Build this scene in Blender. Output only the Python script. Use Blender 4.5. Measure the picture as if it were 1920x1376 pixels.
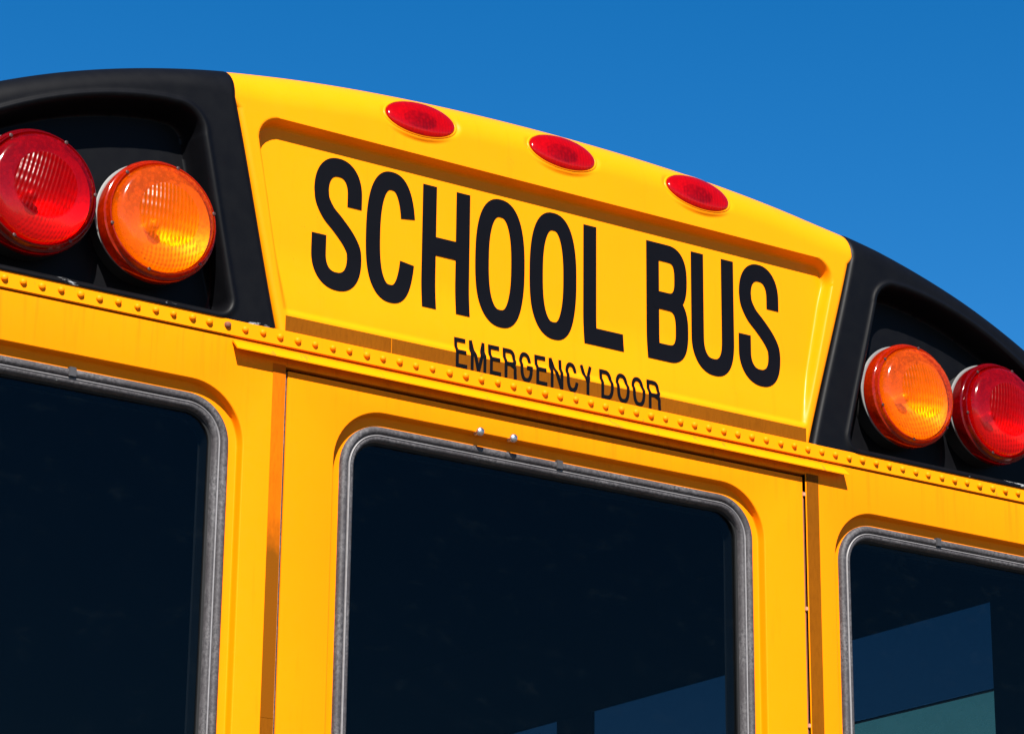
import bpy, bmesh, math, random
import numpy as np
from mathutils import Vector, Matrix
random.seed(4)
for o in list(bpy.data.objects): bpy.data.objects.remove(o, do_unlink=True)
SC = bpy.context.scene; COL = SC.collection
R = math.radians
Z0 = 2.75                                   # height of the rivet line above the ground

# ------------------------------------------------------------------ camera
cam = bpy.data.cameras.new('camera'); camo = bpy.data.objects.new('camera', cam); COL.objects.link(camo)
yaw, pitch, roll = 0.5833, 0.3177, 0.0102
f = Vector((math.sin(yaw)*math.cos(pitch), math.cos(yaw)*math.cos(pitch), math.sin(pitch)))
r0 = Vector((math.cos(yaw), -math.sin(yaw), 0)); u0 = r0.cross(f)
r1 = r0*math.cos(roll) + u0*math.sin(roll); u1 = u0*math.cos(roll) - r0*math.sin(roll)
M = Matrix((r1, u1, -f)).transposed().to_4x4(); M.translation = Vector((-2.3193, -3.3799, -1.3001 + Z0))
camo.matrix_world = M
cam.lens = 5316.46/1920*36; cam.sensor_width = 36; cam.clip_start = .05; cam.clip_end = 3000
SC.camera = camo
SC.render.resolution_x, SC.render.resolution_y = 1024, 733

# ------------------------------------------------------------------ light
SUN = Vector((-0.57, -1.0, 1.08)).normalized()          # direction towards the sun
el = math.asin(SUN.z); az = math.atan2(SUN.x, SUN.y)
world = bpy.data.worlds.new('World'); SC.world = world; world.use_nodes = True
nt = world.node_tree; nt.nodes.clear()
sky = nt.nodes.new('ShaderNodeTexSky'); sky.sky_type = 'NISHITA'; sky.sun_disc = False
sky.sun_elevation = el; sky.sun_rotation = az % (2*math.pi)
sky.altitude = 1500; sky.air_density = 1.0; sky.dust_density = 0.3; sky.ozone_density = 3.0
hs = nt.nodes.new('ShaderNodeHueSaturation'); hs.inputs['Saturation'].default_value = 1.39
bg = nt.nodes.new('ShaderNodeBackground'); bg.inputs['Strength'].default_value = 0.053
wo = nt.nodes.new('ShaderNodeOutputWorld')
nt.links.new(sky.outputs[0], hs.inputs['Color']); nt.links.new(hs.outputs[0], bg.inputs[0]); nt.links.new(bg.outputs[0], wo.inputs[0])
sl = bpy.data.lights.new('sun', 'SUN'); sl.energy = 5.0; sl.angle = R(0.53); sl.color = (1, .955, .88)
so = bpy.data.objects.new('sun', sl); COL.objects.link(so); so.location = (-4, -7, 12)
so.rotation_euler = SUN.to_track_quat('Z', 'Y').to_euler()
vs = SC.view_settings; vs.view_transform = 'Standard'; vs.look = 'None'; vs.gamma = 1; vs.use_curve_mapping = False
vs.exposure = 1.45

# ------------------------------------------------------------------ materials
def mat(name):
    m = bpy.data.materials.new(name); m.use_nodes = True
    return m, m.node_tree, m.node_tree.nodes['Principled BSDF']
def N(nt, t, **kw):
    n = nt.nodes.new(t)
    for k, v in kw.items():
        if k in n.inputs: n.inputs[k].default_value = v
        else: setattr(n, k, v)
    return n
def noise(nt, scale, detail=4, rough=.55, vec=None, stretch=None):
    n = N(nt, 'ShaderNodeTexNoise', Scale=scale, Detail=detail, Roughness=rough)
    tc = N(nt, 'ShaderNodeTexCoord'); src = tc.outputs['Object']
    if stretch:
        mp = N(nt, 'ShaderNodeMapping'); mp.inputs['Scale'].default_value = stretch
        nt.links.new(src, mp.inputs[0]); src = mp.outputs[0]
    nt.links.new(src, n.inputs['Vector']); return n
def ramp(nt, fac, stops):
    r = N(nt, 'ShaderNodeValToRGB'); e = r.color_ramp.elements
    while len(e) < len(stops): e.new(.5)
    for q, (p, c) in zip(e, stops): q.position = p; q.color = (*c, 1) if len(c) == 3 else c
    nt.links.new(fac, r.inputs[0]); return r
def mix(nt, fac, a, b):
    m = N(nt, 'ShaderNodeMix', data_type='RGBA')
    for s, v in ((m.inputs[0], fac), (m.inputs[6], a), (m.inputs[7], b)):
        if hasattr(v, 'links') or isinstance(v, bpy.types.NodeSocket): nt.links.new(v, s)
        else: s.default_value = v if not isinstance(v, tuple) else (*v, 1)
    return m.outputs[2]
def bump(nt, h, strength, dist):
    b = N(nt, 'ShaderNodeBump', Strength=strength, Distance=dist); nt.links.new(h, b.inputs['Height']); return b

def paint(name, base, rust=0.0, rough=.42, coat=.0, grime=.25, sheen=.0, streak=0.):
    m, t, b = mat(name)
    n1 = noise(t, 2.3, 5); n2 = noise(t, 60, 4); n3 = noise(t, 9, 6, .65, stretch=(6, 1, .5))
    c = mix(t, ramp(t, n1.outputs[0], [(.35, (0,)*3), (.7, (1,)*3)]).outputs[0], base, tuple(x*y for x, y in zip(base, (.97, .92, .8))))
    c = mix(t, ramp(t, n3.outputs[0], [(.58, (0,)*3), (.78, (grime,)*3)]).outputs[0], c, tuple(x*y for x, y in zip(base, (.82, .70, .6))))
    sp = noise(t, 330, 3, .5); sp2 = noise(t, 6, 4)
    sm_ = N(t, 'ShaderNodeMath', operation='MULTIPLY'); t.links.new(ramp(t, sp.outputs[0], [(.70, (0,)*3), (.74, (.55,)*3)]).outputs[0], sm_.inputs[0]); t.links.new(ramp(t, sp2.outputs[0], [(.45, (0,)*3), (.65, (1,)*3)]).outputs[0], sm_.inputs[1])
    c = mix(t, sm_.outputs[0], c, (.22, .07, .01))
    if streak:      # dirty run-off below the rivet strip
        n5 = noise(t, 22, 6, .65, stretch=(2.6, 1, .12)); tc = N(t, 'ShaderNodeTexCoord'); sx = N(t, 'ShaderNodeSeparateXYZ'); t.links.new(tc.outputs['Object'], sx.inputs[0])
        mr = N(t, 'ShaderNodeMapRange'); t.links.new(sx.outputs[2], mr.inputs[0])
        for k_, v_ in zip((1, 2, 3, 4), (-.013, -.10, 1, 0)): mr.inputs[k_].default_value = v_
        mu = N(t, 'ShaderNodeMath', operation='MULTIPLY'); t.links.new(mr.outputs[0], mu.inputs[0])
        t.links.new(ramp(t, n5.outputs[0], [(.52, (0,)*3), (.72, (streak,)*3)]).outputs[0], mu.inputs[1])
        c = mix(t, mu.outputs[0], c, (.40, .085, .002))
    if rust:
        n4 = noise(t, 26, 8, .7, stretch=(2.5, 1, .8))
        c = mix(t, ramp(t, n4.outputs[0], [(.60, (0,)*3), (.72, (rust,)*3)]).outputs[0], c, (.23, .065, .012))
    t.links.new(c, b.inputs['Base Color'])
    t.links.new(ramp(t, n2.outputs[0], [(.3, (rough-.06,)*3), (.75, (rough+.12,)*3)]).outputs[0], b.inputs['Roughness'])
    b.inputs['Coat Weight'].default_value = coat; b.inputs['Coat Roughness'].default_value = .22; b.inputs['Coat IOR'].default_value = 1.22; b.inputs['Specular IOR Level'].default_value = .06
    b.inputs['Sheen Weight'].default_value = sheen; b.inputs['Sheen Roughness'].default_value = .3; b.inputs['Sheen Tint'].default_value = (1, .9, .6, 1)
    t.links.new(bump(t, n2.outputs[0], .06, .0012).outputs[0], b.inputs['Normal'])
    return m
YEL = (.70, .198, .0004)
M_yel = paint('school_bus_yellow', YEL, coat=.3)
M_rail = paint('rail_yellow', YEL, rust=.75, grime=.45)
M_riv = paint('rivet_paint', (.64, .178, .0005), rust=.9, grime=.6)
M_body = paint('body_yellow', (.70, .182, .0003), grime=.4, streak=.6)

def black_plastic():
    m, t, b = mat('black_housing'); n = noise(t, 45, 5); n2 = noise(t, 9, 7, .7, stretch=(1, 1, 2.5))
    g = N(t, 'ShaderNodeNewGeometry'); tc = N(t, 'ShaderNodeTexCoord'); sx = N(t, 'ShaderNodeSeparateXYZ'); t.links.new(tc.outputs['Object'], sx.inputs[0])
    low = N(t, 'ShaderNodeMapRange'); t.links.new(sx.outputs[2], low.inputs[0])
    low.inputs[1].default_value = .034; low.inputs[2].default_value = .016; low.inputs[3].default_value = 0; low.inputs[4].default_value = 1
    sc = ramp(t, n2.outputs[0], [(.57, (0,)*3), (.63, (.9,)*3)])
    mu = N(t, 'ShaderNodeMath', operation='MULTIPLY'); t.links.new(low.outputs[0], mu.inputs[0]); t.links.new(sc.outputs[0], mu.inputs[1])
    base = mix(t, ramp(t, n.outputs[0], [(.3, (0,)*3), (.8, (1,)*3)]).outputs[0], (.0014, .0014, .0021), (.0019, .0020, .0027))
    t.links.new(mix(t, mu.outputs[0], base, (.33, .34, .35)), b.inputs['Base Color'])
    b.inputs['Specular IOR Level'].default_value = .10
    t.links.new(ramp(t, n.outputs[0], [(.2, (.46,)*3), (.8, (.54,)*3)]).outputs[0], b.inputs['Roughness'])
    nf_ = noise(t, 700, 3); t.links.new(bump(t, nf_.outputs[0], .10, .0005).outputs[0], b.inputs['Normal'])
    return m
M_blk = black_plastic()

def simple(name, col, rough=.5, metal=0., ns=40, var=.25, bumps=.15, coat=0, spec=.5):
    m, t, b = mat(name); n = noise(t, ns, 5)
    d = tuple(x*(1-var) for x in col)
    t.links.new(mix(t, n.outputs[0], d, col), b.inputs['Base Color'])
    b.inputs['Roughness'].default_value = rough; b.inputs['Metallic'].default_value = metal
    b.inputs['Coat Weight'].default_value = coat; b.inputs['Specular IOR Level'].default_value = spec
    if bumps: t.links.new(bump(t, n.outputs[0], bumps, .001).outputs[0], b.inputs['Normal'])
    return m
M_ink = simple('black_lettering', (.0018, .0018, .0030), .5, var=.3, bumps=.05, spec=.08)
M_dark = simple('dark_gap', (.006, .005, .005), .8)
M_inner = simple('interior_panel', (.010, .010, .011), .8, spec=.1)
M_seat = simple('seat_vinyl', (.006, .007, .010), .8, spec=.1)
M_steel = simple('steel', (.62, .60, .60), .34, 1., 90)
M_rust = simple('rusty_steel', (.16, .045, .015), .8, 0., 160, .5, .4)
M_mount = simple('pale_gasket', (.11, .11, .108), .55, 0., 30)
M_pin = simple('worn_hinge_pin', (.42, .20, .12), .5)
M_chrome = simple('bright_ring', (.72, .72, .72), .32, 1., 60, .2, .1)
M_screw = simple('dark_screw', (.035, .008, .006), .5)
M_clip = simple('dark_joint', (.03, .028, .03), .6)

def rubber():
    m, t, b = mat('weathered_rubber'); n = noise(t, 210, 6, .75); n2 = noise(t, 11, 6, .65)
    c = mix(t, ramp(t, n.outputs[0], [(.36, (0,)*3), (.62, (1,)*3)]).outputs[0], (.013, .0125, .014), (.092, .086, .089))
    c = mix(t, ramp(t, n2.outputs[0], [(.38, (0,)*3), (.62, (.85,)*3)]).outputs[0], c, (.030, .026, .028))
    t.links.new(c, b.inputs['Base Color']); b.inputs['Roughness'].default_value = .6; b.inputs['Specular IOR Level'].default_value = .3
    t.links.new(bump(t, n.outputs[0], .5, .0012).outputs[0], b.inputs['Normal']); return m
M_rub = rubber()
M_lock = simple('rubber_locking_strip', (.19, .18, .185), .5, 0, 120, .5)
M_rubd = simple('rubber_inner', (.004, .004, .0045), .6, 0, 90, .4, spec=.2)

def tape(name, a, c2, k):
    m, t, b = mat(name)
    n = noise(t, 7, 4); n2 = noise(t, 240, 3, .6, stretch=(1, 1, .25)); v = N(t, 'ShaderNodeTexVoronoi', Scale=420.)
    tc = N(t, 'ShaderNodeTexCoord'); t.links.new(tc.outputs['Object'], v.inputs['Vector'])
    c = mix(t, ramp(t, n.outputs[0], [(.3, (0,)*3), (.7, (1,)*3)]).outputs[0], a, c2)
    c = mix(t, ramp(t, n2.outputs[0], [(.45, (0,)*3), (.75, (.35,)*3)]).outputs[0], c, tuple(.6*x for x in a))
    t.links.new(c, b.inputs['Base Color']); b.inputs['Roughness'].default_value = .5; b.inputs['Specular IOR Level'].default_value = .05
    t.links.new(bump(t, v.outputs['Distance'], .12, .0006).outputs[0], b.inputs['Normal']); return m
M_tape = tape('reflective_tape', (.125, .036, .0006), (.155, .045, .0008), 0)
M_tape2 = tape('reflective_tape_bright', (.40, .080, .0004), (.48, .10, .0005), 0)

def tape_graded():  # left tape: bright orange at the top, browner below a noisy edge
    m = M_tape2.copy(); m.name = 'reflective_tape_graded'; t = m.node_tree; b = t.nodes['Principled BSDF']
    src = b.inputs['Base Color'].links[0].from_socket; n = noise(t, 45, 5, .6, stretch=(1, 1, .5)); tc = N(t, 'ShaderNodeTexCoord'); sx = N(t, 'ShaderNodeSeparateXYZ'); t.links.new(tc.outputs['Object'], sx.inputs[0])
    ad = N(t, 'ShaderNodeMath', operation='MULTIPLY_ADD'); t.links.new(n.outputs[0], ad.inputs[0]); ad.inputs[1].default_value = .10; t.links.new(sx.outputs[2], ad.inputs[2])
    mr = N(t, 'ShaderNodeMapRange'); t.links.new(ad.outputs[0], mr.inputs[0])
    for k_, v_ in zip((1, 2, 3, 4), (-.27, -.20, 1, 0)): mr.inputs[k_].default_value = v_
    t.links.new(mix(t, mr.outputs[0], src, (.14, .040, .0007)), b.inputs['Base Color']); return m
M_tapeL = tape_graded()
def schlick(t, f0):
    lw = N(t, 'ShaderNodeLayerWeight', Blend=.5); p = N(t, 'ShaderNodeMath', operation='POWER'); p.inputs[1].default_value = 5; t.links.new(lw.outputs['Facing'], p.inputs[0])
    m = N(t, 'ShaderNodeMath', operation='MULTIPLY_ADD'); m.inputs[1].default_value = 1-f0; m.inputs[2].default_value = f0; t.links.new(p.outputs[0], m.inputs[0]); return m
def lens(name, deep, lite, clear, grough=.11, f0=.030):
    """coloured plastic lens: tinted see-through + a little body colour + glossy coat"""
    m, t, b = mat(name); t.nodes.remove(b); out = [n for n in t.nodes if n.type == 'OUTPUT_MATERIAL'][0]
    tr = N(t, 'ShaderNodeBsdfTransparent'); tr.inputs[0].default_value = (*lite, 1)
    df = N(t, 'ShaderNodeBsdfDiffuse'); df.inputs[0].default_value = (*deep, 1)
    tl = N(t, 'ShaderNodeBsdfTranslucent'); tl.inputs[0].default_value = (*lite, 1)
    gl = N(t, 'ShaderNodeBsdfGlossy'); gl.inputs['Roughness'].default_value = grough
    n = noise(t, 55, 3); bp = bump(t, n.outputs[0], .10, .002); t.links.new(bp.outputs[0], gl.inputs['Normal'])
    m1 = N(t, 'ShaderNodeMixShader', Fac=.35); t.links.new(df.outputs[0], m1.inputs[1]); t.links.new(tl.outputs[0], m1.inputs[2])
    m2 = N(t, 'ShaderNodeMixShader', Fac=clear); t.links.new(m1.outputs[0], m2.inputs[1]); t.links.new(tr.outputs[0], m2.inputs[2])
    vo = N(t, 'ShaderNodeTexVoronoi', Scale=170.); tcv = N(t, 'ShaderNodeTexCoord'); t.links.new(tcv.outputs['Object'], vo.inputs['Vector'])
    nv = noise(t, 38, 4, .6); ad0 = N(t, 'ShaderNodeMath', operation='MULTIPLY_ADD'); t.links.new(vo.outputs['Distance'], ad0.inputs[0]); ad0.inputs[1].default_value = .45; t.links.new(nv.outputs[0], ad0.inputs[2])
    t.links.new(ramp(t, ad0.outputs[0], [(.35, (clear-.28,)*3), (.85, (min(.95, clear+.16),)*3)]).outputs[0], m2.inputs[0])
    fr = schlick(t, f0)
    m3 = N(t, 'ShaderNodeMixShader'); t.links.new(fr.outputs[0], m3.inputs[0]); t.links.new(m2.outputs[0], m3.inputs[1]); t.links.new(gl.outputs[0], m3.inputs[2])
    t.links.new(m3.outputs[0], out.inputs[0]); return m
AMB = dict(name='amber', l=lens('amber_lens', (.62, .062, .000), (.95, .36, .002), .64), f=lens('amber_flange', (.34, .014, .000), (.8, .12, .001), .30))
RED = dict(name='red', l=lens('red_lens', (.27, .0006, .0015), (.64, .012, .014), .60), f=lens('red_flange', (.14, .0004, .001), (.5, .004, .005), .30))
M_mark = lens('marker_lens', (.36, .000, .0006), (.66, .004, .004), .42)
def ribs(m, per):
    t = m.node_tree; tc = N(t, 'ShaderNodeTexCoord'); sx = N(t, 'ShaderNodeSeparateXYZ'); t.links.new(tc.outputs['Object'], sx.inputs[0])
    a = N(t, 'ShaderNodeMath', operation='MULTIPLY'); a.inputs[1].default_value = 2*math.pi/per; t.links.new(sx.outputs[0], a.inputs[0])
    q = N(t, 'ShaderNodeMath', operation='SINE'); t.links.new(a.outputs[0], q.inputs[0]); b = bump(t, q.outputs[0], .35, .0008)
    for n in t.nodes:
        if n.type in ('BSDF_DIFFUSE', 'BSDF_TRANSLUCENT'): t.links.new(b.outputs[0], n.inputs['Normal'])
ribs(M_mark, .006)
M_refl = simple('reflector_bowl', (.72, .71, .68), .45, .45, 60, .1, .1)
M_reflw = simple('reflector_white', (.80, .80, .76), .35, .35, 60, .1, .1)

def glass(name, tint, rough=0.0, dirt=0.0, spots=False):
    m, t, b = mat(name); t.nodes.remove(b); out = [n for n in t.nodes if n.type == 'OUTPUT_MATERIAL'][0]
    tr = N(t, 'ShaderNodeBsdfTransparent'); tr.inputs[0].default_value = (*tint, 1)
    gl = N(t, 'ShaderNodeBsdfGlossy'); gl.inputs['Roughness'].default_value = rough
    fr = schlick(t, .018); mx = N(t, 'ShaderNodeMixShader')
    t.links.new(fr.outputs[0], mx.inputs[0]); t.links.new(tr.outputs[0], mx.inputs[1]); t.links.new(gl.outputs[0], mx.inputs[2])
    s = mx.outputs[0]
    if dirt:
        df = N(t, 'ShaderNodeBsdfDiffuse'); df.inputs[0].default_value = (.32, .38, .36, 1)
        n = noise(t, 24 if spots else 9, 9, .72, stretch=(1, 1, 2)); rp = ramp(t, n.outputs[0], [(.55, (0,)*3), (.85, (dirt,)*3)] if spots else [(.3, (.6*dirt,)*3), (.75, (dirt,)*3)])
        m2 = N(t, 'ShaderNodeMixShader'); t.links.new(rp.outputs[0], m2.inputs[0]); t.links.new(s, m2.inputs[1]); t.links.new(df.outputs[0], m2.inputs[2]); s = m2.outputs[0]
    t.links.new(s, out.inputs[0]); return m
M_glass = glass('tinted_rear_glass', (.45, .52, .56), dirt=.005, spots=True)
M_gside = glass('tinted_side_glass', (.060, .072, .082))
M_gside2 = glass('dusty_side_glass', (.52, .46, .24), dirt=.35)

# ------------------------------------------------------------------ helpers
def obj(name, me, m, parent=None, smooth=None):
    o = bpy.data.objects.new(name, me); COL.objects.link(o)
    if m and not me.materials: me.materials.append(m)
    if parent: o.parent = parent
    if smooth is not None:
        me.polygons.foreach_set('use_smooth', [True]*len(me.polygons))
        if smooth < 180:
            me.set_sharp_from_angle(angle=R(smooth))
    return o
def mesh(name, v, f):
    me = bpy.data.meshes.new(name); me.from_pydata([tuple(map(float, p)) for p in v], [], f); me.update(); return me
def bm_mesh(name, bm):
    bmesh.ops.recalc_face_normals(bm, faces=bm.faces); me = bpy.data.meshes.new(name); bm.to_mesh(me); bm.free(); return me
def box(bm, x0, x1, y0, y1, z0, z1):
    vs = [bm.verts.new((x, y, z)) for x in (x0, x1) for y in (y0, y1) for z in (z0, z1)]
    for q in ((0,1,3,2), (4,6,7,5), (0,4,5,1), (2,3,7,6), (0,2,6,4), (1,5,7,3)): bm.faces.new([vs[i] for i in q])
def boxobj(name, dims, m, parent, bev=0):
    bm = bmesh.new(); box(bm, *dims)
    if bev: bmesh.ops.bevel(bm, geom=bm.edges[:], offset=bev, segments=2, affect='EDGES')
    return obj(name, bm_mesh(name, bm), m, parent)
def lathe(prof, seg=64, axis_close=True):
    """profile [(r, y)] around the y axis; returns verts, faces"""
    v, fc = [], []
    for (r, y) in prof:
        for k in range(seg):
            a = 2*math.pi*k/seg; v.append((r*math.cos(a), y, r*math.sin(a)))
    for i in range(len(prof)-1):
        for k in range(seg):
            k2 = (k+1) % seg; fc.append((i*seg+k, i*seg+k2, (i+1)*seg+k2, (i+1)*seg+k))
    return v, fc
def smooth01(t): t = np.clip(t, 0, 1); return t*t*(3-2*t)
def sdf_poly(X, Z, P):
    P = np.array(P, float); d = np.full(X.shape, 1e9); s = np.zeros(X.shape, int)
    for i in range(len(P)):
        a, b = P[i], P[(i+1) % len(P)]; e = b-a
        t = np.clip(((X-a[0])*e[0]+(Z-a[1])*e[1])/(e@e), 0, 1)
        d = np.minimum(d, np.hypot(X-a[0]-t*e[0], Z-a[1]-t*e[1]))
        c = ((a[1] <= Z) & (b[1] > Z)) | ((b[1] <= Z) & (a[1] > Z))
        with np.errstate(divide='ignore', invalid='ignore'):
            xi = a[0] + (Z-a[1])/(b[1]-a[1] if b[1] != a[1] else 1e-12)*e[0]
        s += (c & (X < xi)).astype(int)
    return np.where(s % 2 == 1, -d, d)
def inset(P, r):
    P = [np.array(p, float) for p in P]; n = len(P); A = sum(P[i][0]*P[(i+1)%n][1]-P[(i+1)%n][0]*P[i][1] for i in range(n)); sg = 1 if A > 0 else -1
    out = []
    for i in range(n):
        rr = r[i] if isinstance(r, (list, tuple)) else r
        e1 = P[i]-P[i-1]; e2 = P[(i+1)%n]-P[i]; e1 /= np.linalg.norm(e1); e2 /= np.linalg.norm(e2)
        n1 = sg*np.array([-e1[1], e1[0]]); n2 = sg*np.array([-e2[1], e2[0]])
        out.append(P[i]+(n1+n2)*rr/(1+n1@n2))
    return out

# ------------------------------------------------------------------ setting
def ground():
    m, t, b = mat('dark_asphalt'); n = noise(t, .6, 8); n2 = noise(t, 30, 6)  # asphalt, out of view; toned dark to lessen the bounce light
    c = mix(t, n.outputs[0], (.060, .054, .048), (.085, .077, .068)); c = mix(t, n2.outputs[0], c, (.05, .046, .042))
    t.links.new(c, b.inputs['Base Color']); b.inputs['Roughness'].default_value = .9
    o = obj('ground', mesh('ground', [(-1500,-1500,0),(1500,-1500,0),(1500,1500,0),(-1500,1500,0)], [(0,1,2,3)]), m)
    o['kind'] = 'structure'; o['label'] = 'dark asphalt ground under the bus'; return o
ground()

# ------------------------------------------------------------------ the bus
BUS = bpy.data.objects.new('school_bus', None); COL.objects.link(BUS)
BUS['label'] = 'yellow school bus seen from behind with black lamp housings and emergency door'; BUS['category'] = 'school bus'
def top(name, me, m, smooth=None, parent=None):
    """parts are modelled relative to the rivet line"""
    o = obj(name, me, m, parent or BUS, smooth)
    if parent is None: o.location = (0, 0, Z0)
    return o

# --- rear cap: shared shape
def RFX(X): return .07-.03*smooth01((np.abs(X)-.5)/.16)
def Zs(X): return .428 - .10*X**2 - .08*X**4
def Ztop(X): return Zs(X) - .694*RFX(X)
def Xe(Z): return .489 + .1*(np.clip(Z, 0, .40)-.01)/.375
def ybase(Z): return -.008*smooth01((Z-.02)/.30)
REC = [(-.546, .332), (.546, .332), (.482, .037), (-.482, .037)]
REC_I = inset(REC, [.04, .04, .014, .014])
def rounded_sdf(X, Z):
    # big radius on top corners, small below: blend two roundings
    a = sdf_poly(X, Z, inset(REC, .036))-.036; b = sdf_poly(X, Z, inset(REC, .012))-.012
    k = smooth01((Z-.10)/.12); return a*k+b*(1-k)
DEPTH = .0215
def h_yel(X, Z):
    d = rounded_sdf(X, Z)
    k = smooth01((Z-.25)/.05)
    wall = smooth01((-d)/.011)*(1-k) + smooth01((-d)/.008)*k
    y0 = ybase(Z)
    floor = .0045+.0095*smooth01((Z-.03)/.12)
    return y0*(1-wall) + floor*wall
POD = [(.562, .017), (.632, .300), (.655, .3135)] + [(x, .3135-.09*(x-.69)-.92*(x-.69)**2) for x in np.linspace(.69, 1.06, 24)] + [(1.10, .12), (1.10, .017)]
POD_A = inset(POD, .040); POD_B = inset(POD, .020)
def pod_sdf(X, Z):
    a = sdf_poly(X, Z, POD_A)-.040; b = sdf_poly(X, Z, POD_B)-.020
    k = smooth01((Z-.12)/.10); return a*k+b*(1-k)
PFLOOR = .042
def h_pod(X, Z):
    d = pod_sdf(X, Z); w = smooth01((-d-.001)/.012); lip = .0035*np.exp(-((d-.004)/.004)**2)
    return ybase(Z)*(1-w) + PFLOOR*w - lip - .003 + .010*smooth01((.70-X)/.13)*0
LAMPS = []
for lx, lz in ((-.262, .392), (-.002, .4035), (.262, .392)):
    ph = R(15.5)
    zt = float(Ztop(np.array(lx))); ys = -.008 + .07*(1-math.cos(ph)); zs = zt + .07*math.sin(ph)
    tilt = math.atan(-.2*lx - .32*lx**3)*1.0
    nrm = Vector((0, -math.cos(ph), math.sin(ph))); ux = Vector((math.cos(tilt), 0, math.sin(tilt))); ux = (ux - nrm*ux.dot(nrm)).normalized(); vx = -nrm.cross(ux)
    if vx.z < 0: vx = -vx
    LAMPS.append((Vector((lx, ys, zs)), ux, vx, nrm))
def cap_mesh(name, xl, xr, hfun, step, absz, lamps=False, r_edge=(.008, .008), zlo=.0105):
    """xl(Z), xr(Z): seam lines; heightfield face, top fillet, then roof skin"""
    e = np.array([0, .0004, .0012, .0025, .0045, .007, .010]); wmid = float(xr(np.array(.2))-xl(np.array(.2)))
    nmid = max(4, int((wmid-.02)/step)); rows = []
    if absz: zr = np.concatenate([np.arange(zlo, .3335, step), [.3335]]); nup = 22
    else: zr = np.linspace(0, 1, 150); nup = 0
    def cols(Z):
        a, b = float(xl(np.array(Z))), float(xr(np.array(Z)))
        return np.concatenate([a+e, np.linspace(a+.010, b-.010, nmid)[1:-1], b-e[::-1]])
    X, Y, Zz = [], [], []
    if absz:
        for z in zr:
            c = cols(z); X.append(c); Zz.append(np.full(c.shape, z)); Y.append(hfun(c, Zz[-1]))
        for i in range(1, nup+1):
            zc = .3335+(.38-.3335)*i/nup; c = cols(zc); zt = Ztop(c); z = .3335+(zt-.3335)*i/nup
            X.append(c); Zz.append(z); Y.append(hfun(c, z))
        clast = cols(.385)
    else:
        for tt in zr:
            c = cols(zlo+(.33-zlo)*tt); zt = np.maximum(Ztop(c), .03); z = zlo+(zt-zlo)*tt
            X.append(c); Zz.append(z); Y.append(hfun(c, z))
        clast = cols(.33)
    RF = RFX(clast); yb = Y[-1].copy(); zt = np.maximum(Ztop(clast), .03)
    nf = 34 if lamps else 16
    for i in range(1, nf+1):
        ph = math.pi/2*i/nf*.96
        X.append(clast); Y.append(yb+RF*(1-math.cos(ph))); Zz.append(zt+RF*math.sin(ph))
    for ys in (.03, .08, .15, .25):
        X.append(clast); Y.append(yb+RF*(1-math.cos(math.pi/2*.96))+ys); Zz.append(zt+RF*math.sin(math.pi/2*.96)+.05*ys)
    X, Y, Zz = map(np.array, (X, Y, Zz))
    # rounded seam edges, sinking into the seam groove (inward along the local normal)
    a, b = X[:, :1], X[:, -1:]
    ny = np.gradient(Zz, axis=0); nz = -np.gradient(Y, axis=0); L = np.hypot(ny, nz)+1e-9
    flat = np.arange(len(X)) < (len(zr)+nup)
    iny = np.where(flat[:, None], 1., ny/L); inz = np.where(flat[:, None], 0., nz/L)
    for ed, rr in ((X-a, r_edge[0]), (b-X, r_edge[1])):
        if rr <= 0: continue
        t = np.clip(ed, 0, rr); dp = rr-np.sqrt(np.maximum(0, rr*rr-(rr-t)**2)); Y = Y+dp*iny; Zz = Zz+dp*inz
    V = np.stack([X, Y, Zz], -1)
    if lamps:
        for c, ux, vx, nm in LAMPS:
            D = V-np.array(c); u = D@np.array(ux); v = D@np.array(vx); w = D@np.array(nm)
            q = np.sqrt((u/.0715)**2+(v/.0365)**2); k = 1-smooth01((q-.90)/.13)
            target = -.0025
            near = np.abs(w) < .06
            V = V + (np.where(near, k*(target-w), 0))[..., None]*np.array(nm)
    nr, nc = X.shape
    idx = np.arange(nr*nc).reshape(nr, nc)
    F = np.stack([idx[:-1, :-1], idx[:-1, 1:], idx[1:, 1:], idx[1:, :-1]], -1).reshape(-1, 4)
    return mesh(name, V.reshape(-1, 3), F.tolist())
g = .0012
YP = top('rear_cap_panel', cap_mesh('rear_cap_panel', lambda z: -Xe(z)+g, lambda z: Xe(z)-g, h_yel, .0022, True, True, (.010, .010)), M_yel, 60)
PODS = {}
for s in (-1, 1):
    me = cap_mesh('lamp_housing', lambda z: Xe(z)+g, lambda z: np.full(np.shape(z), 1.2), h_pod, .0026, False, False, (.010, 0))
    if s < 0:
        me.transform(Matrix.Scale(-1, 4, Vector((1, 0, 0)))); me.flip_normals()
    PODS[s] = top('lamp_housing', me, M_blk, 60)
    PODS[s]['label'] = 'black recessed housing with two warning lamps, ' + ('left' if s < 0 else 'right') + ' of the lettered panel'
# dark seal behind the seams
for s in (-1, 1):
    v = [(s*(Xe(np.array(z))+dx), y, z) for z, y in ((.012, .016), (.33, .016)) for dx in (-.012, .012)]
    top('seam_seal', mesh('seam_seal', v, [(0, 1, 3, 2)]), M_dark)

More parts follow.
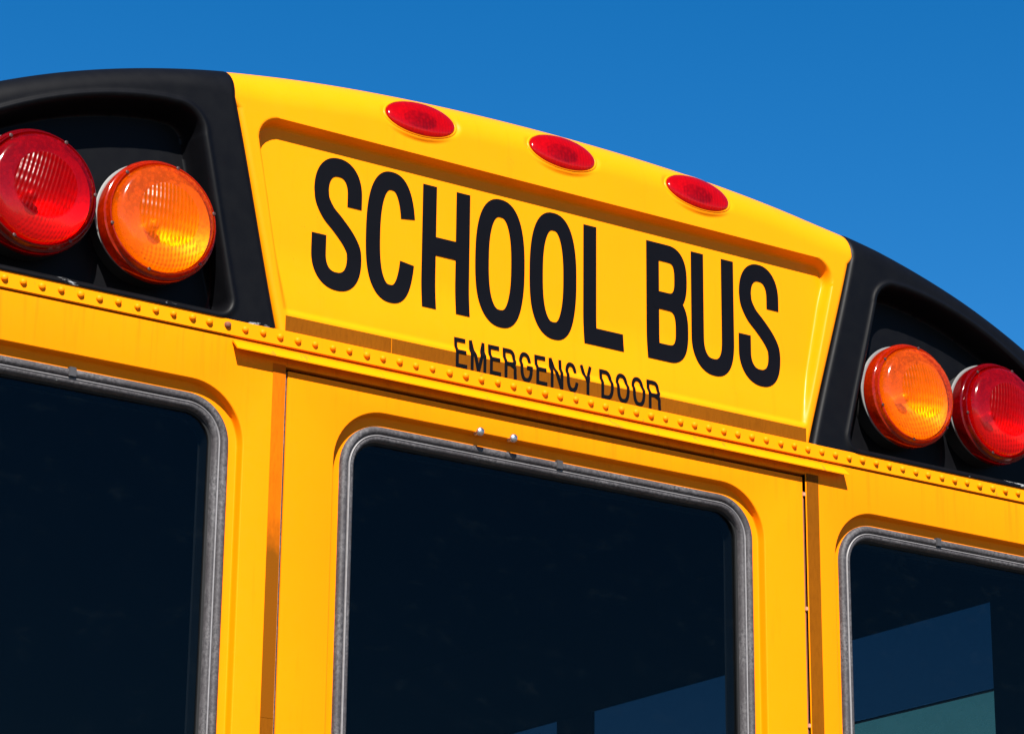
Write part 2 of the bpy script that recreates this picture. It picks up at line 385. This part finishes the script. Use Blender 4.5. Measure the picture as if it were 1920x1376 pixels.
# --- roof, side walls, floor, front: a closed shell
def shell():
    xs = np.linspace(-1.2, 1.2, 49); L = 9.5; z = Zs(xs)+.306*RFX(xs)+.012
    v = [(x, .30, q) for x, q in zip(xs, z)] + [(x, L, q) for x, q in zip(xs, z)]; n = len(xs)
    top('roof', mesh('roof', v, [(i, i+1, n+i+1, n+i) for i in range(n-1)]), M_yel, 180)
    v = [(x, .08, q-.06) for x, q in zip(xs, z)] + [(x, L, q-.06) for x, q in zip(xs, z)]
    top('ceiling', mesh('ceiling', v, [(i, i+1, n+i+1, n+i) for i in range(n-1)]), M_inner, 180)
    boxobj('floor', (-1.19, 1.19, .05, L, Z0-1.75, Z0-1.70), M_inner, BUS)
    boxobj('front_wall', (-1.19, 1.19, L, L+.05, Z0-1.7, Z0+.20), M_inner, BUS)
    zt, zm, zb = -.095, -.255, -.78
    wins = [(.305+.69*k, .86+.69*k) for k in range(12)]
    for s in (-1, 1):
        bm = bmesh.new()
        def wb(y0, y1, z0, z1):
            a, b = sorted((s*1.15, s*1.156)); box(bm, a, b, y0, y1, z0, z1)
        wb(.02, L, zt, .16); wb(.02, L, -1.75, zb)
        ys = [.02]+[q for w in wins for q in w]+[L]
        for i in range(0, len(ys), 2): wb(ys[i], ys[i+1], zb+.0005, zt-.0005)
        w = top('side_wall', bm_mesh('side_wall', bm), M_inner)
        bo = bmesh.new(); a_, b_ = sorted((s*1.185, s*1.2)); box(bo, a_, b_, .02, L, -1.75, zb-.05); top('side_skin', bm_mesh('side_skin', bo), M_body)
        for k, (a, b) in enumerate(wins[:7]):
            fr = bmesh.new(); x0, x1 = sorted((s*1.1514, s*1.160))
            box(fr, x0, x1, a+.001, b-.001, zm-.0015, zm+.0015)
            wf = obj('side_window', bm_mesh('side_window', fr), M_rubd, BUS); wf.location = (0, 0, Z0)
            gx = s*1.1512
            q = obj('upper_pane', mesh('upper_pane', [(gx, a, zm+.0015), (gx, b, zm+.0015), (gx, b, zt), (gx, a, zt)], [(0, 1, 2, 3)]), M_gside, wf)
            q = obj('lower_pane', mesh('lower_pane', [(gx, a, zb), (gx, b, zb), (gx, b, zm-.0015), (gx, a, zm-.0015)], [(0, 1, 2, 3)]), M_gside2, wf)
    # seat backs, low inside
    for k in range(8):
        for s in (-1, 1):
            bm = bmesh.new(); x0, x1 = sorted((s*.28, s*1.1)); y = .9+k*.75
            box(bm, x0, x1, y, y+.09, -1.3, -.62); bmesh.ops.bevel(bm, geom=bm.edges[:], offset=.03, segments=2, affect='EDGES')
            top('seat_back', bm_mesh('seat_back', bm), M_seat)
shell()

# --- rivet strip + rivets
bm = bmesh.new(); box(bm, -1.2, 1.2, -.0035, .012, -.0130, .0112); bmesh.ops.bevel(bm, geom=[e for e in bm.edges if abs(e.verts[0].co.x-e.verts[1].co.x) > 1], offset=.0009, segments=2, affect='EDGES')
STRIP = top('rivet_strip', bm_mesh('rivet_strip', bm), M_rail)
v, fc = lathe([(.0052, 0), (.0050, -.0012), (.0043, -.0034), (.0028, -.0047), (.0011, -.0052), (.00001, -.0053)], 16)
rme = mesh('rivet', v, fc); rme.materials.append(M_riv); rme.flip_normals()
rme2 = rme.copy(); rme2.materials.clear(); rme2.materials.append(M_rust)
PITCH = .0284
for n in range(-10, 74):
    x = (n-31.15)*PITCH
    if abs(x) > 1.17: continue
    o = obj('rivet', rme2 if n == 11 else rme, None, STRIP, 60); o.location = (x+random.uniform(-.001, .001), -.0034, random.uniform(-.0007, .0007))
    k = random.uniform(.92, 1.06); o.scale = (k, random.uniform(.85, 1.1), k)

# --- reflective tape along the foot of the lettered panel
def tape_strip(name, x0, x1, z0, z1, yf, m, nx=2, nz=8, parent=None):
    xs = np.linspace(x0, x1, nx); zs = np.linspace(z0, z1, nz); XX, ZZ = np.meshgrid(xs, zs)
    YY = yf(XX, ZZ); V = np.stack([XX, YY, ZZ], -1).reshape(-1, 3); idx = np.arange(nx*nz).reshape(nz, nx)
    F = np.stack([idx[:-1, :-1], idx[:-1, 1:], idx[1:, 1:], idx[1:, :-1]], -1).reshape(-1, 4).tolist()
    return top(name, mesh(name, V, F), m, 180)
for a, b in ((-.4785, -.3012), (-.3006, .4785)):
    tape_strip('reflective_tape', a, b, .0113, .0352, lambda X, Z: h_yel(X, Z)-.0007, M_tape, 40, 14)

# ------------------------------------------------------------------ lettering
def catmull(pts, n=10, closed=False):
    P = [np.array(p, float) for p in pts]; out = []
    m = len(P)
    rng = range(m if closed else m-1)
    for i in rng:
        p0 = P[i-1] if (i > 0 or closed) else 2*P[0]-P[1]; p1 = P[i]; p2 = P[(i+1) % m]
        p3 = P[(i+2) % m] if (i+2 < m or closed) else 2*P[-1]-P[-2]
        for k in range(n):
            t = k/n; out.append(.5*((2*p1)+(-p0+p2)*t+(2*p0-5*p1+4*p2-p3)*t*t+(-p0+3*p1-3*p2+p3)*t**3))
    if not closed: out.append(P[-1])
    return out
def dens(pts, step, closed=False):
    out = []; P = [np.array(p, float) for p in pts]; m = len(P)
    for i in range(m if closed else m-1):
        a, b = P[i], P[(i+1) % m]; k = max(1, int(np.linalg.norm(b-a)/step)+0)
        for j in range(k): out.append(a+(b-a)*j/k)
    if not closed: out.append(P[-1])
    return out
def superarc(cx, cz, rx, rz, a0, a1, n=2.5, k=40):
    out = []
    for i in range(k+1):
        a = R(a0+(a1-a0)*i/k); c, s = math.cos(a), math.sin(a)
        out.append((cx+rx*math.copysign(abs(c)**(2/n), c), cz+rz*math.copysign(abs(s)**(2/n), s)))
    return out
def glyph(ch, w, h, px, pz):
    """centre-line paths of a condensed gothic letter in a w x h box; px, pz = half stroke"""
    l, r, b, t = px, w-px, pz, h-pz; mx = w/2; H = h
    rx, rz = w/2-px, h/2-pz; cz = h/2
    P = lambda *a: (list(a), False)
    if ch == 'O': return [(superarc(mx, cz, rx, rz, 0, 360, 2.5, 64)[:-1], True)]
    if ch in 'CG':
        top_ = superarc(mx, cz, rx, rz, 18, 180, 2.5, 44); bot = superarc(mx, cz, rx, rz, 180, 342, 2.5, 44)
        if ch == 'C': return [(top_+bot[1:], False)]
        bot = superarc(mx, cz, rx, rz, 180, 335, 2.5, 44)
        return [(top_+bot[1:]+[(r, .47*H)], False), P((r+px, .47*H), (mx*1.02, .47*H))]
    if ch == 'S':
        q = lambda x, z: (l+(r-l)*x, b+(t-b)*(1-z))
        a = superarc(*q(.5, .225), (r-l)*.47, (t-b)*.225, 0, 180, 2.3, 30)
        c = superarc(*q(.5, .765), (r-l)*.5, (t-b)*.235, 0, -180, 2.3, 30)
        mid = catmull([a[-1], q(.075, .315), q(.25, .415), q(.52, .50), q(.80, .60), q(.965, .69), c[0]], 7)
        return [([(a[0][0], q(0, .325)[1])]+a[:-1]+mid+c[1:]+[(c[-1][0], q(0, .615)[1])], False)]
    if ch == 'H': return [P((l, 0), (l, H)), P((r, 0), (r, H)), P((l, .515*H), (r, .515*H))]
    if ch == 'L': return [P((l, 0), (l, H)), P((l-px, b), (w, b))]
    if ch == 'U': return [([(l, H), (l, h*.32)]+superarc(mx, h*.32, rx, h*.32-pz, 180, 360, 2.4, 30)+[(r, h*.32), (r, H)], False)]
    if ch == 'B':
        zm = .515*H; c1 = superarc(mx, (t+zm)/2, rx*.93, (t-zm)/2, 90, -90, 2.7, 24); c2 = superarc(mx, (b+zm)/2, rx, (zm-b)/2, 90, -90, 2.7, 24)
        return [P((l, 0), (l, H)), ([(l-px, t)]+c1+[(l, zm)], False), ([(l, zm)]+c2+[(l-px, b)], False)]
    if ch == 'D': return [P((l, 0), (l, H)), ([(l-px, t)]+superarc(mx*.9, cz, r-mx*.9, rz, 90, -90, 2.6, 36)+[(l-px, b)], False)]
    if ch == 'E': return [P((l, 0), (l, H)), P((l-px, t), (w, t)), P((l-px, .52*H), (w*.93, .52*H)), P((l-px, b), (w, b))]
    if ch == 'R':
        zm = .47*H; c1 = superarc(mx, (t+zm)/2, rx, (t-zm)/2, 90, -90, 2.7, 24)
        return [P((l, 0), (l, H)), ([(l-px, t)]+c1+[(l, zm)], False), (catmull([(mx, zm), (r*.93, .38*H), (r*.97, .2*H), (r, 0)], 6), False)]
    if ch == 'M': return [P((l, 0), (l, H)), P((r, 0), (r, H)), P((l, H), (mx, .02*H)), P((mx, .02*H), (r, H))]
    if ch == 'N': return [P((l, 0), (l, H)), P((r, 0), (r, H)), P((l, H), (r, 0))]
    if ch == 'Y': return [P((l, H), (mx, .42*H)), P((r, H), (mx, .42*H)), P((mx, .44*H), (mx, 0))]
def letter(ch, x0, z0, w, h, px, pz, step, lift, rot=0.):
    V, F = [], []
    for gi, (path, closed) in enumerate(glyph(ch, w, h, px, pz)):
        pts = dens(path, step, closed); n = len(pts); base = len(V)
        for i, p in enumerate(pts):
            a = pts[(i-1) % n] if (closed or i > 0) else p; c = pts[(i+1) % n] if (closed or i < n-1) else p
            t = (c-a)/np.array([px, pz]); t /= np.linalg.norm(t)+1e-12; nn = np.array([-t[1]*px, t[0]*pz])
            for k in (-1, -.5, 0, .5, 1):
                q = p+nn*k; V.append((x0+q[0]+rot*q[1], 0, z0+q[1], gi))
        for i in range(n if closed else n-1):
            j = (i+1) % n
            for k in range(4): F.append((base+i*5+k, base+j*5+k, base+j*5+k+1, base+i*5+k+1))
    A = np.array(V); Y = h_yel(A[:, 0], A[:, 2])-lift-.00012*A[:, 3]
    return np.stack([A[:, 0], Y, A[:, 2]], -1), F
def put_text(items, z0, h, px, pz, step, lift):
    for ch, a, b, dz, dh in items:
        V, F = letter(ch, a, z0+dz, b-a, h+dh, px, pz, step, lift)
        o = obj('letter', mesh('letter_'+ch.lower(), V, F), M_ink, YP)
        m2 = o.data; bmx = bmesh.new(); bmx.from_mesh(m2)
        for fce in bmx.faces:
            fce.normal_update()
            if fce.normal.y > 0: fce.normal_flip()
        bmx.to_mesh(m2); bmx.free()
ov = .006
put_text([('S', -.4330, -.3478, -ov, 2*ov), ('C', -.3416, -.2558, -ov, 2*ov), ('H', -.2441, -.1595, 0, 0), ('O', -.1491, -.0589, -ov, 2*ov),
          ('O', -.0499, .0377, -ov, 2*ov), ('L', .0505, .1256, 0, 0), ('B', .1718, .2535, 0, 0), ('U', .2600, .3454, -ov, ov), ('S', .3548, .4396, -ov, 2*ov)],
         .0998, .1965, .0124, .0145, .006, .0010)
w9 = dict(E=.9, M=1.25, R=1, G=1.02, N=1.05, C=.98, Y=1., D=1, O=1.02)
def layout(word, a, b, gap):
    tot = sum(w9[c] for c in word); u = (b-a-gap*(len(word)-1))/tot; x = a; out = []
    for c in word:
        out.append((c, x, x+w9[c]*u, 0, 0)); x += w9[c]*u+gap
    return out
put_text(layout('EMERGENCY', -.1900, .0605, .0062)+layout('DOOR', .0745, .1880, .0062), .0125, .0485, .0027, .0030, .0022, .0016)

# ------------------------------------------------------------------ marker lamps in the brow
for (c, ux, vx, nm), nmx in zip(LAMPS, ('left', 'middle', 'right')):
    Mx = Matrix((ux, vx, nm)).transposed().to_4x4(); Mx.translation = c + Vector((0, 0, Z0))
    root = bpy.data.objects.new('marker_lamp', None); COL.objects.link(root); root.parent = BUS; root.matrix_local = Mx
    def dome(a, b, prof, seg=56):
        v, fc = [], []
        for (q, w) in prof:
            for k in range(seg):
                an = 2*math.pi*k/seg; v.append((a*q*math.cos(an), b*q*math.sin(an), w))
        for i in range(len(prof)-1):
            for k in range(seg): fc.append((i*seg+k, i*seg+(k+1) % seg, (i+1)*seg+(k+1) % seg, (i+1)*seg+k))
        return mesh('d', v, fc)
    a, b = .0612, .0298
    obj('lens', dome(a, b, [(1, -.004), (1, -.0006), (.985, .0008), (.94, .0024), (.85, .0043), (.7, .0062), (.5, .0078), (.28, .0087), (.1, .0091), (.001, .0092)]), M_mark, root, 50)
    obj('reflector', dome(a, b, [(.97, -.0015), (.9, -.002), (.45, -.0025)]), M_reflw, root, 40)
    obj('lamp_core', dome(a, b, [(.47, -.003), (.44, .002), (.36, .0035), (.001, .0042)]), M_screw, root, 60)
    obj('bezel', dome(a, b, [(1.005, -.005), (1.005, -.0018), (1.03, -.0008), (1.065, -.0012), (1.085, -.0030), (1.09, -.006)]), M_yel, root, 60)

# ------------------------------------------------------------------ warning lamps in the housings
def face_out(me):
    if sum(p.normal.y*p.area*(1+40*abs(p.normal.y)) for p in me.polygons) > 0: me.flip_normals()
def warning_lamp(x, z, kit, label, spin, sz=.955):
    root = bpy.data.objects.new('warning_lamp', None); COL.objects.link(root); root.parent = BUS
    root.location = (x, -.018, Z0+z-.006); root.scale = (sz, 1, sz); root['label'] = label; root.rotation_euler = (0, R(spin), 0)
    yb = PFLOOR+.018
    def part(name, prof, m, seg=96, sm=35, par=None):
        v, fc = lathe(prof, seg); me = mesh(name, v, fc); face_out(me); return obj(name, me, m, par or root, sm)
    part('mount_ring', [(.083, .0285), (.0895, .0285), (.0902, .0280), (.0902, .0262), (.0890, .0255), (.083, .025)], M_mount).location = (-.0028, 0, .0030)
    part('rubber_boot', [(.0865, yb+.002), (.0865, .026), (.080, .026)], M_dark)
    # flange: stepped ring
    fl = part('flange', [(.0800, .024), (.0895, .024), (.0908, .0225), (.0914, .0035), (.0905, .0018), (.0880, .0010), (.0868, -.0005), (.0862, -.0060), (.0850, -.0078),
                         (.0835, -.0082), (.0822, -.0070), (.0815, -.0040), (.0805, -.0035)], kit['f'])
    # lens: rim, dome, inner ribbed disc
    prof = [(.0808, -.002), (.0808, -.0055)]
    for k in range(13):
        a = R(85-k*5.8); prof.append((.0648+.016*math.sin(a), -.006-.016*math.cos(a)))
    r0_, y0_ = prof[-1]
    for q in (.064, .060, .056, .052, .0495): prof.append((q, y0_-(r0_**2-q*q)/.532))
    yl = prof[-1][1]
    for q in (.0490, .0478): prof.append((q, yl-.0006))
    lo = part('lens', prof, kit['l'], par=root)
    # ribbed centre: disc grid with vertical flutes
    rc = .0478; n = 60; xs = np.linspace(-rc, rc, 81); V, F, ids = [], [], {}
    bmx = bmesh.new()
    rings = [(rc*(i/16.)) for i in range(1, 17)]; prev = None
    cen = bmx.verts.new((0, yl-.0006-.0060, 0))
    for ri in reversed(rings):
        pass
    grid = {}
    for i, q in enumerate(rings):
        for k in range(96):
            an = 2*math.pi*k/96; X, Zq = q*math.cos(an), q*math.sin(an)
            y = yl-.0006-.0060*(1-(q/rc)**2)
            grid[i, k] = bmx.verts.new((X, y, Zq))
    for k in range(96): bmx.faces.new((cen, grid[0, k], grid[0, (k+1) % 96]))
    for i in range(15):
        for k in range(96): bmx.faces.new((grid[i, k], grid[i+1, k], grid[i+1, (k+1) % 96], grid[i, (k+1) % 96]))
    mc = kit['rib']
    mcn = bm_mesh('lens_centre', bmx); face_out(mcn); cn = obj('lens_centre', mcn, mc, root, 180)
    # screws round the rim
    sv, sf = lathe([(.0027, 0), (.0027, -.0012), (.0016, -.0016), (.00001, -.0016)], 12)
    sme = bpy.data.meshes.get('lens_screw') or mesh('lens_screw', sv, sf)
    for k in range(6):
        an = R(60*k+20); s_ = obj('screw', sme, M_screw, root, 40); s_.location = (.0842*math.cos(an), -.0078, .0842*math.sin(an))
    # reflector bowl and bulb
    part('reflector', [(.0795, .000), (.066, .008), (.052, .017), (.037, .027), (.022, .036), (.012, .040), (.00001, .041)], M_refl, 64, 180)
    part('bulb', [(.008, .040), (.008, .030), (.010, .024), (.008, .018), (.004, .0155), (.00001, .015)], M_reflw, 24, 180)
    return root
def ribbed(kit, deep, lite):
    m = lens(kit['name']+'_ribbed', deep, lite, .42, .26, .007); t = m.node_tree
    tc = N(t, 'ShaderNodeTexCoord'); sx = N(t, 'ShaderNodeSeparateXYZ'); t.links.new(tc.outputs['Object'], sx.inputs[0])
    def wave(out, sc):
        a = N(t, 'ShaderNodeMath', operation='MULTIPLY'); a.inputs[1].default_value = sc; t.links.new(out, a.inputs[0])
        s = N(t, 'ShaderNodeMath', operation='SINE'); t.links.new(a.outputs[0], s.inputs[0]); return s.outputs[0]
    ad = N(t, 'ShaderNodeMath', operation='ADD'); t.links.new(wave(sx.outputs[0], 2*math.pi/.0062), ad.inputs[0])
    w2 = wave(sx.outputs[2], 2*math.pi/.016); mm = N(t, 'ShaderNodeMath', operation='MULTIPLY'); mm.inputs[1].default_value = .6; t.links.new(w2, mm.inputs[0]); t.links.new(mm.outputs[0], ad.inputs[1])
    b = bump(t, ad.outputs[0], .5, .0008)
    for n in t.nodes:
        if n.type in ('BSDF_GLOSSY', 'BSDF_DIFFUSE', 'BSDF_TRANSLUCENT'):
            for lk in list(n.inputs['Normal'].links): t.links.remove(lk)
            t.links.new(b.outputs[0], n.inputs['Normal'])
    # the flutes also vary how much shows through
    nz = noise(t, 120, 4, .7); az_ = N(t, 'ShaderNodeMath', operation='MULTIPLY_ADD'); t.links.new(nz.outputs[0], az_.inputs[0]); az_.inputs[1].default_value = 1.6; t.links.new(ad.outputs[0], az_.inputs[2])
    r = ramp(t, az_.outputs[0], [(.0, (.30,)*3), (1., (.82,)*3)])
    for n in t.nodes:
        if n.type == 'MIX_SHADER' and abs(n.inputs[0].default_value-.42) < 1e-3:
            for lk in list(n.inputs[0].links): t.links.remove(lk)
            t.links.new(r.outputs[0], n.inputs[0])
    kit['rib'] = m
ribbed(AMB, (.42, .040, .0), (.95, .42, .002)); ribbed(RED, (.18, .0005, .001), (.62, .012, .014))
warning_lamp(-.691, .1345, AMB, 'amber warning lamp in the left black housing', 3, .965)
warning_lamp(-.878, .1365, RED, 'red warning lamp in the left black housing', 14, .975)
warning_lamp(.694, .1335, AMB, 'amber warning lamp in the right black housing', -4)
warning_lamp(.886, .1365, RED, 'red warning lamp in the right black housing', 9)

# ------------------------------------------------------------------ lower rear: panels with pressed window surrounds
def rrect(x0, x1, z0, z1, r, off, nseg=14):
    """rounded rectangle, counter-clockwise, grown by off; also returns which corner each point belongs to"""
    x0 -= off; x1 += off; z0 -= off; z1 += off; r = max(r+off, .004); out = []
    for (cx, cz, a0) in ((x1-r, z1-r, 0), (x0+r, z1-r, 90), (x0+r, z0+r, 180), (x1-r, z0+r, 270)):
        for k in range(nseg+1):
            a = R(a0+90*k/nseg); out.append((cx+r*math.cos(a), cz+r*math.sin(a)))
    return out
def loops_mesh(name, loops, close_first=False):
    V, F = [], []; n = len(loops[0])
    for L in loops: V += L
    for i in range(len(loops)-1):
        for k in range(n): F.append((i*n+k, i*n+(k+1) % n, (i+1)*n+(k+1) % n, (i+1)*n+k))
    return mesh(name, V, F)
NS = 14
def outer_rect(x0, x1, z0, z1):
    out = []
    for (x, z) in ((x1, z1), (x0, z1), (x0, z0), (x1, z0)):
        out += [(x, z)]*(NS+1)
    return out
DEP = .0150
def window_panel(name, px0, px1, pz0, pz1, wx0, wx1, wz0, wz1, r, m, y=0., thick=.0):
    """flat sheet px/pz with a pressed recess round the window (wx..: outside of the rubber)"""
    L = []
    to3 = lambda P, yy: [(a, yy, b) for a, b in P]
    W = lambda off: rrect(wx0, wx1, wz0, wz1, r, off, NS)
    oute = outer_rect(px0, px1, pz0, pz1)
    if thick: L.append(to3(oute, y+thick))
    L.append(to3(oute, y))
    for off, yy in ((.0192, 0), (.0184, .0002), (.0176, .0009), (.0170, .0025), (.0160, .0115), (.0154, .0137), (.0146, .0147), (.0136, DEP), (-.004, DEP), (-.013, DEP), (-.013, DEP+.03)):
        L.append(to3(W(off), y+yy))
    me = loops_mesh(name, L)
    bmx = bmesh.new(); bmx.from_mesh(me); bmesh.ops.remove_doubles(bmx, verts=bmx.verts, dist=1e-6); bmesh.ops.recalc_face_normals(bmx, faces=bmx.faces); bmx.to_mesh(me); bmx.free()
    if sum(p.normal.y*p.area for p in me.polygons) > 0: me.flip_normals()
    return me
def window(wx0, wx1, wz0, wz1, r, y, parent, joint_x, zoff):
    W = lambda off: rrect(wx0, wx1, wz0, wz1, r, off, NS)
    to3 = lambda off, yy: [(a, y+yy, b) for a, b in W(off)]
    def ring(name, prof, m, par, sm=60):
        me = loops_mesh(name, [to3(-o, yy) for o, yy in prof]); 
        ob = obj(name, me, m, par, sm); return ob
    gsk = ring('rubber_gasket', [(0, DEP+.001), (.0003, DEP-.005), (.0016, DEP-.0078), (.0048, DEP-.0094), (.0085, DEP-.0090), (.0108, DEP-.0072), (.0118, DEP-.0045),
                                 (.0126, DEP-.0045), (.0126, DEP-.004), (.0158, DEP-.004), (.0160, DEP-.0062), (.0185, DEP-.0066), (.0210, DEP-.0050), (.0225, DEP-.001), (.0228, DEP+.004)], M_rub, parent)
    gsk.location = (0, 0, zoff)
    ring('locking_strip', [(.0127, DEP-.0042), (.0131, DEP-.0062), (.0143, DEP-.0070), (.0155, DEP-.0062), (.0158, DEP-.0042)], M_lock, parent)
    ring('inner_lip', [(.0226, DEP+.0035), (.0262, DEP+.0045), (.0268, DEP+.012), (.0268, DEP+.03), (.030, DEP+.03)], M_rubd, parent)
    P = W(-.025); gl = obj('window_glass', mesh('window_glass', [(a, y+DEP+.0075, b) for a, b in P], [tuple(range(len(P)))]), M_glass, parent); gl.location = (0, 0, zoff)
    boxj = boxobj('gasket_joint', (joint_x-.0055, joint_x+.0055, y+DEP-.0108, y+DEP-.002, wz1-.0125, wz1+.0012), M_clip, parent, .001)
    return gl
ZB = -1.95
SEAM = -.0128
# left and right body panels
for s in (-1, 1):
    a, b = (-1.2, -.4745) if s < 0 else (.4745, 1.2)
    w0, w1 = (-1.06, -.5560) if s < 0 else (.5507, 1.06)
    me = window_panel('rear_panel', a, b, ZB, SEAM-.0022, w0, w1, -.86, -.1035, .066, M_body)
    p = top('rear_panel', me, M_body, 40)
    window(w0, w1, -.86, -.1035, .066, 0, p, -.800 if s < 0 else .760, 0)
    p['label'] = 'yellow body panel with a dark window ' + ('left' if s < 0 else 'right') + ' of the emergency door'
# header over the door
boxobj('door_header', (-.4744, .4744, .0002, .012, Z0-.0415, Z0+SEAM-.0022), M_body, BUS)
boxobj('seam_backing', (-1.19, 1.19, .0125, .02, Z0-.019, Z0+.004), M_dark, BUS)
# dark jamb behind the door gaps
bm = bmesh.new()
box(bm, -.50, -.43, .022, .05, ZB, -.03); box(bm, .43, .50, .022, .05, ZB, -.03); box(bm, -.5, .5, .022, .05, -.075, -.03)
top('door_jamb', bm_mesh('door_jamb', bm), M_dark)
# door
DOOR = bpy.data.objects.new('emergency_door', None); COL.objects.link(DOOR); DOOR.parent = BUS; DOOR.location = (0, 0, Z0)
DOOR['label'] = 'yellow emergency door with a rounded dark window under the lettering'
YD = .0015
pnl = obj('door_panel', window_panel('door_panel', -.4700, .4695, ZB+.05, -.0470, -.3735, .3735, -.80, -.0985, .066, M_body, YD, .02), M_body, DOOR, 40)
window(-.3735, .3735, -.80, -.0985, .066, YD, DOOR, .004, 0)
# two screws above the door window
v, fc = lathe([(.0030, .004), (.0030, -.0100), (.0062, -.0085), (.0064, -.0112), (.0052, -.0135), (.0025, -.0148), (.00001, -.0150)], 18)
sme = mesh('screw', v, fc); sme.flip_normals()
for x in (-.1495, -.0905):
    o = obj('screw', sme, M_steel, DOOR, 40); o.location = (x, YD, -.0825)
# hinge on the right edge
bm = bmesh.new()
bmesh.ops.create_cone(bm, cap_ends=True, segments=12, radius1=.0028, radius2=.0028, depth=1.8, matrix=Matrix.Translation((.4728, .0062, -.97)))
obj('hinge_barrel', bm_mesh('hinge_barrel', bm), M_rust, DOOR, 40)
for z in (-.075, -.262, -.448, -.634, -.82):
    boxobj('hinge_pin', (.4705, .4750, -.0005, .005, z-.0035, z+.0035), M_pin, DOOR, .001)
# rubber seal in the left gap
bm = bmesh.new(); bmesh.ops.create_cone(bm, cap_ends=True, segments=12, radius1=.0030, radius2=.0030, depth=1.8, matrix=Matrix.Translation((-.4726, .0055, -.95)))
obj('door_seal', bm_mesh('door_seal', bm), M_rub, DOOR, 40)
# reflective tape on both sides of the door
yt = lambda X, Z: np.full(X.shape, -.0008)
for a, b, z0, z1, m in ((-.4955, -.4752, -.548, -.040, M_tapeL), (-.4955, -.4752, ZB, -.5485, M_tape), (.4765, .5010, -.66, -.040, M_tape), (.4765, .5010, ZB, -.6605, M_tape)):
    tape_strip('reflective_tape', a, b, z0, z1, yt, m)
# drip rail over the door: bent sheet with open ends
prof = [(0., -.0185), (-.0040, -.0196), (-.0165, -.0318), (-.0178, -.0335), (-.0174, -.0352), (-.0160, -.0345), (-.0042, -.0232), (0., -.0222)]
V = [(x, y, z) for x in (-.5625, .5525) for y, z in prof]; n = len(prof)
F = [(i, (i+1) % n, n+(i+1) % n, n+i) for i in range(n)] + [tuple(range(n)), tuple(range(2*n-1, n-1, -1))]
bm = bmesh.new(); bm.from_mesh(mesh('drip', V, F)); 
top('drip_rail', bm_mesh('drip_rail', bm), M_rail, 35)

# below the rear: bumper line so that the wall does not end in the air
boxobj('rear_skirt', (-1.2, 1.2, -.02, .3, .45, Z0+ZB), M_body, BUS, .01)
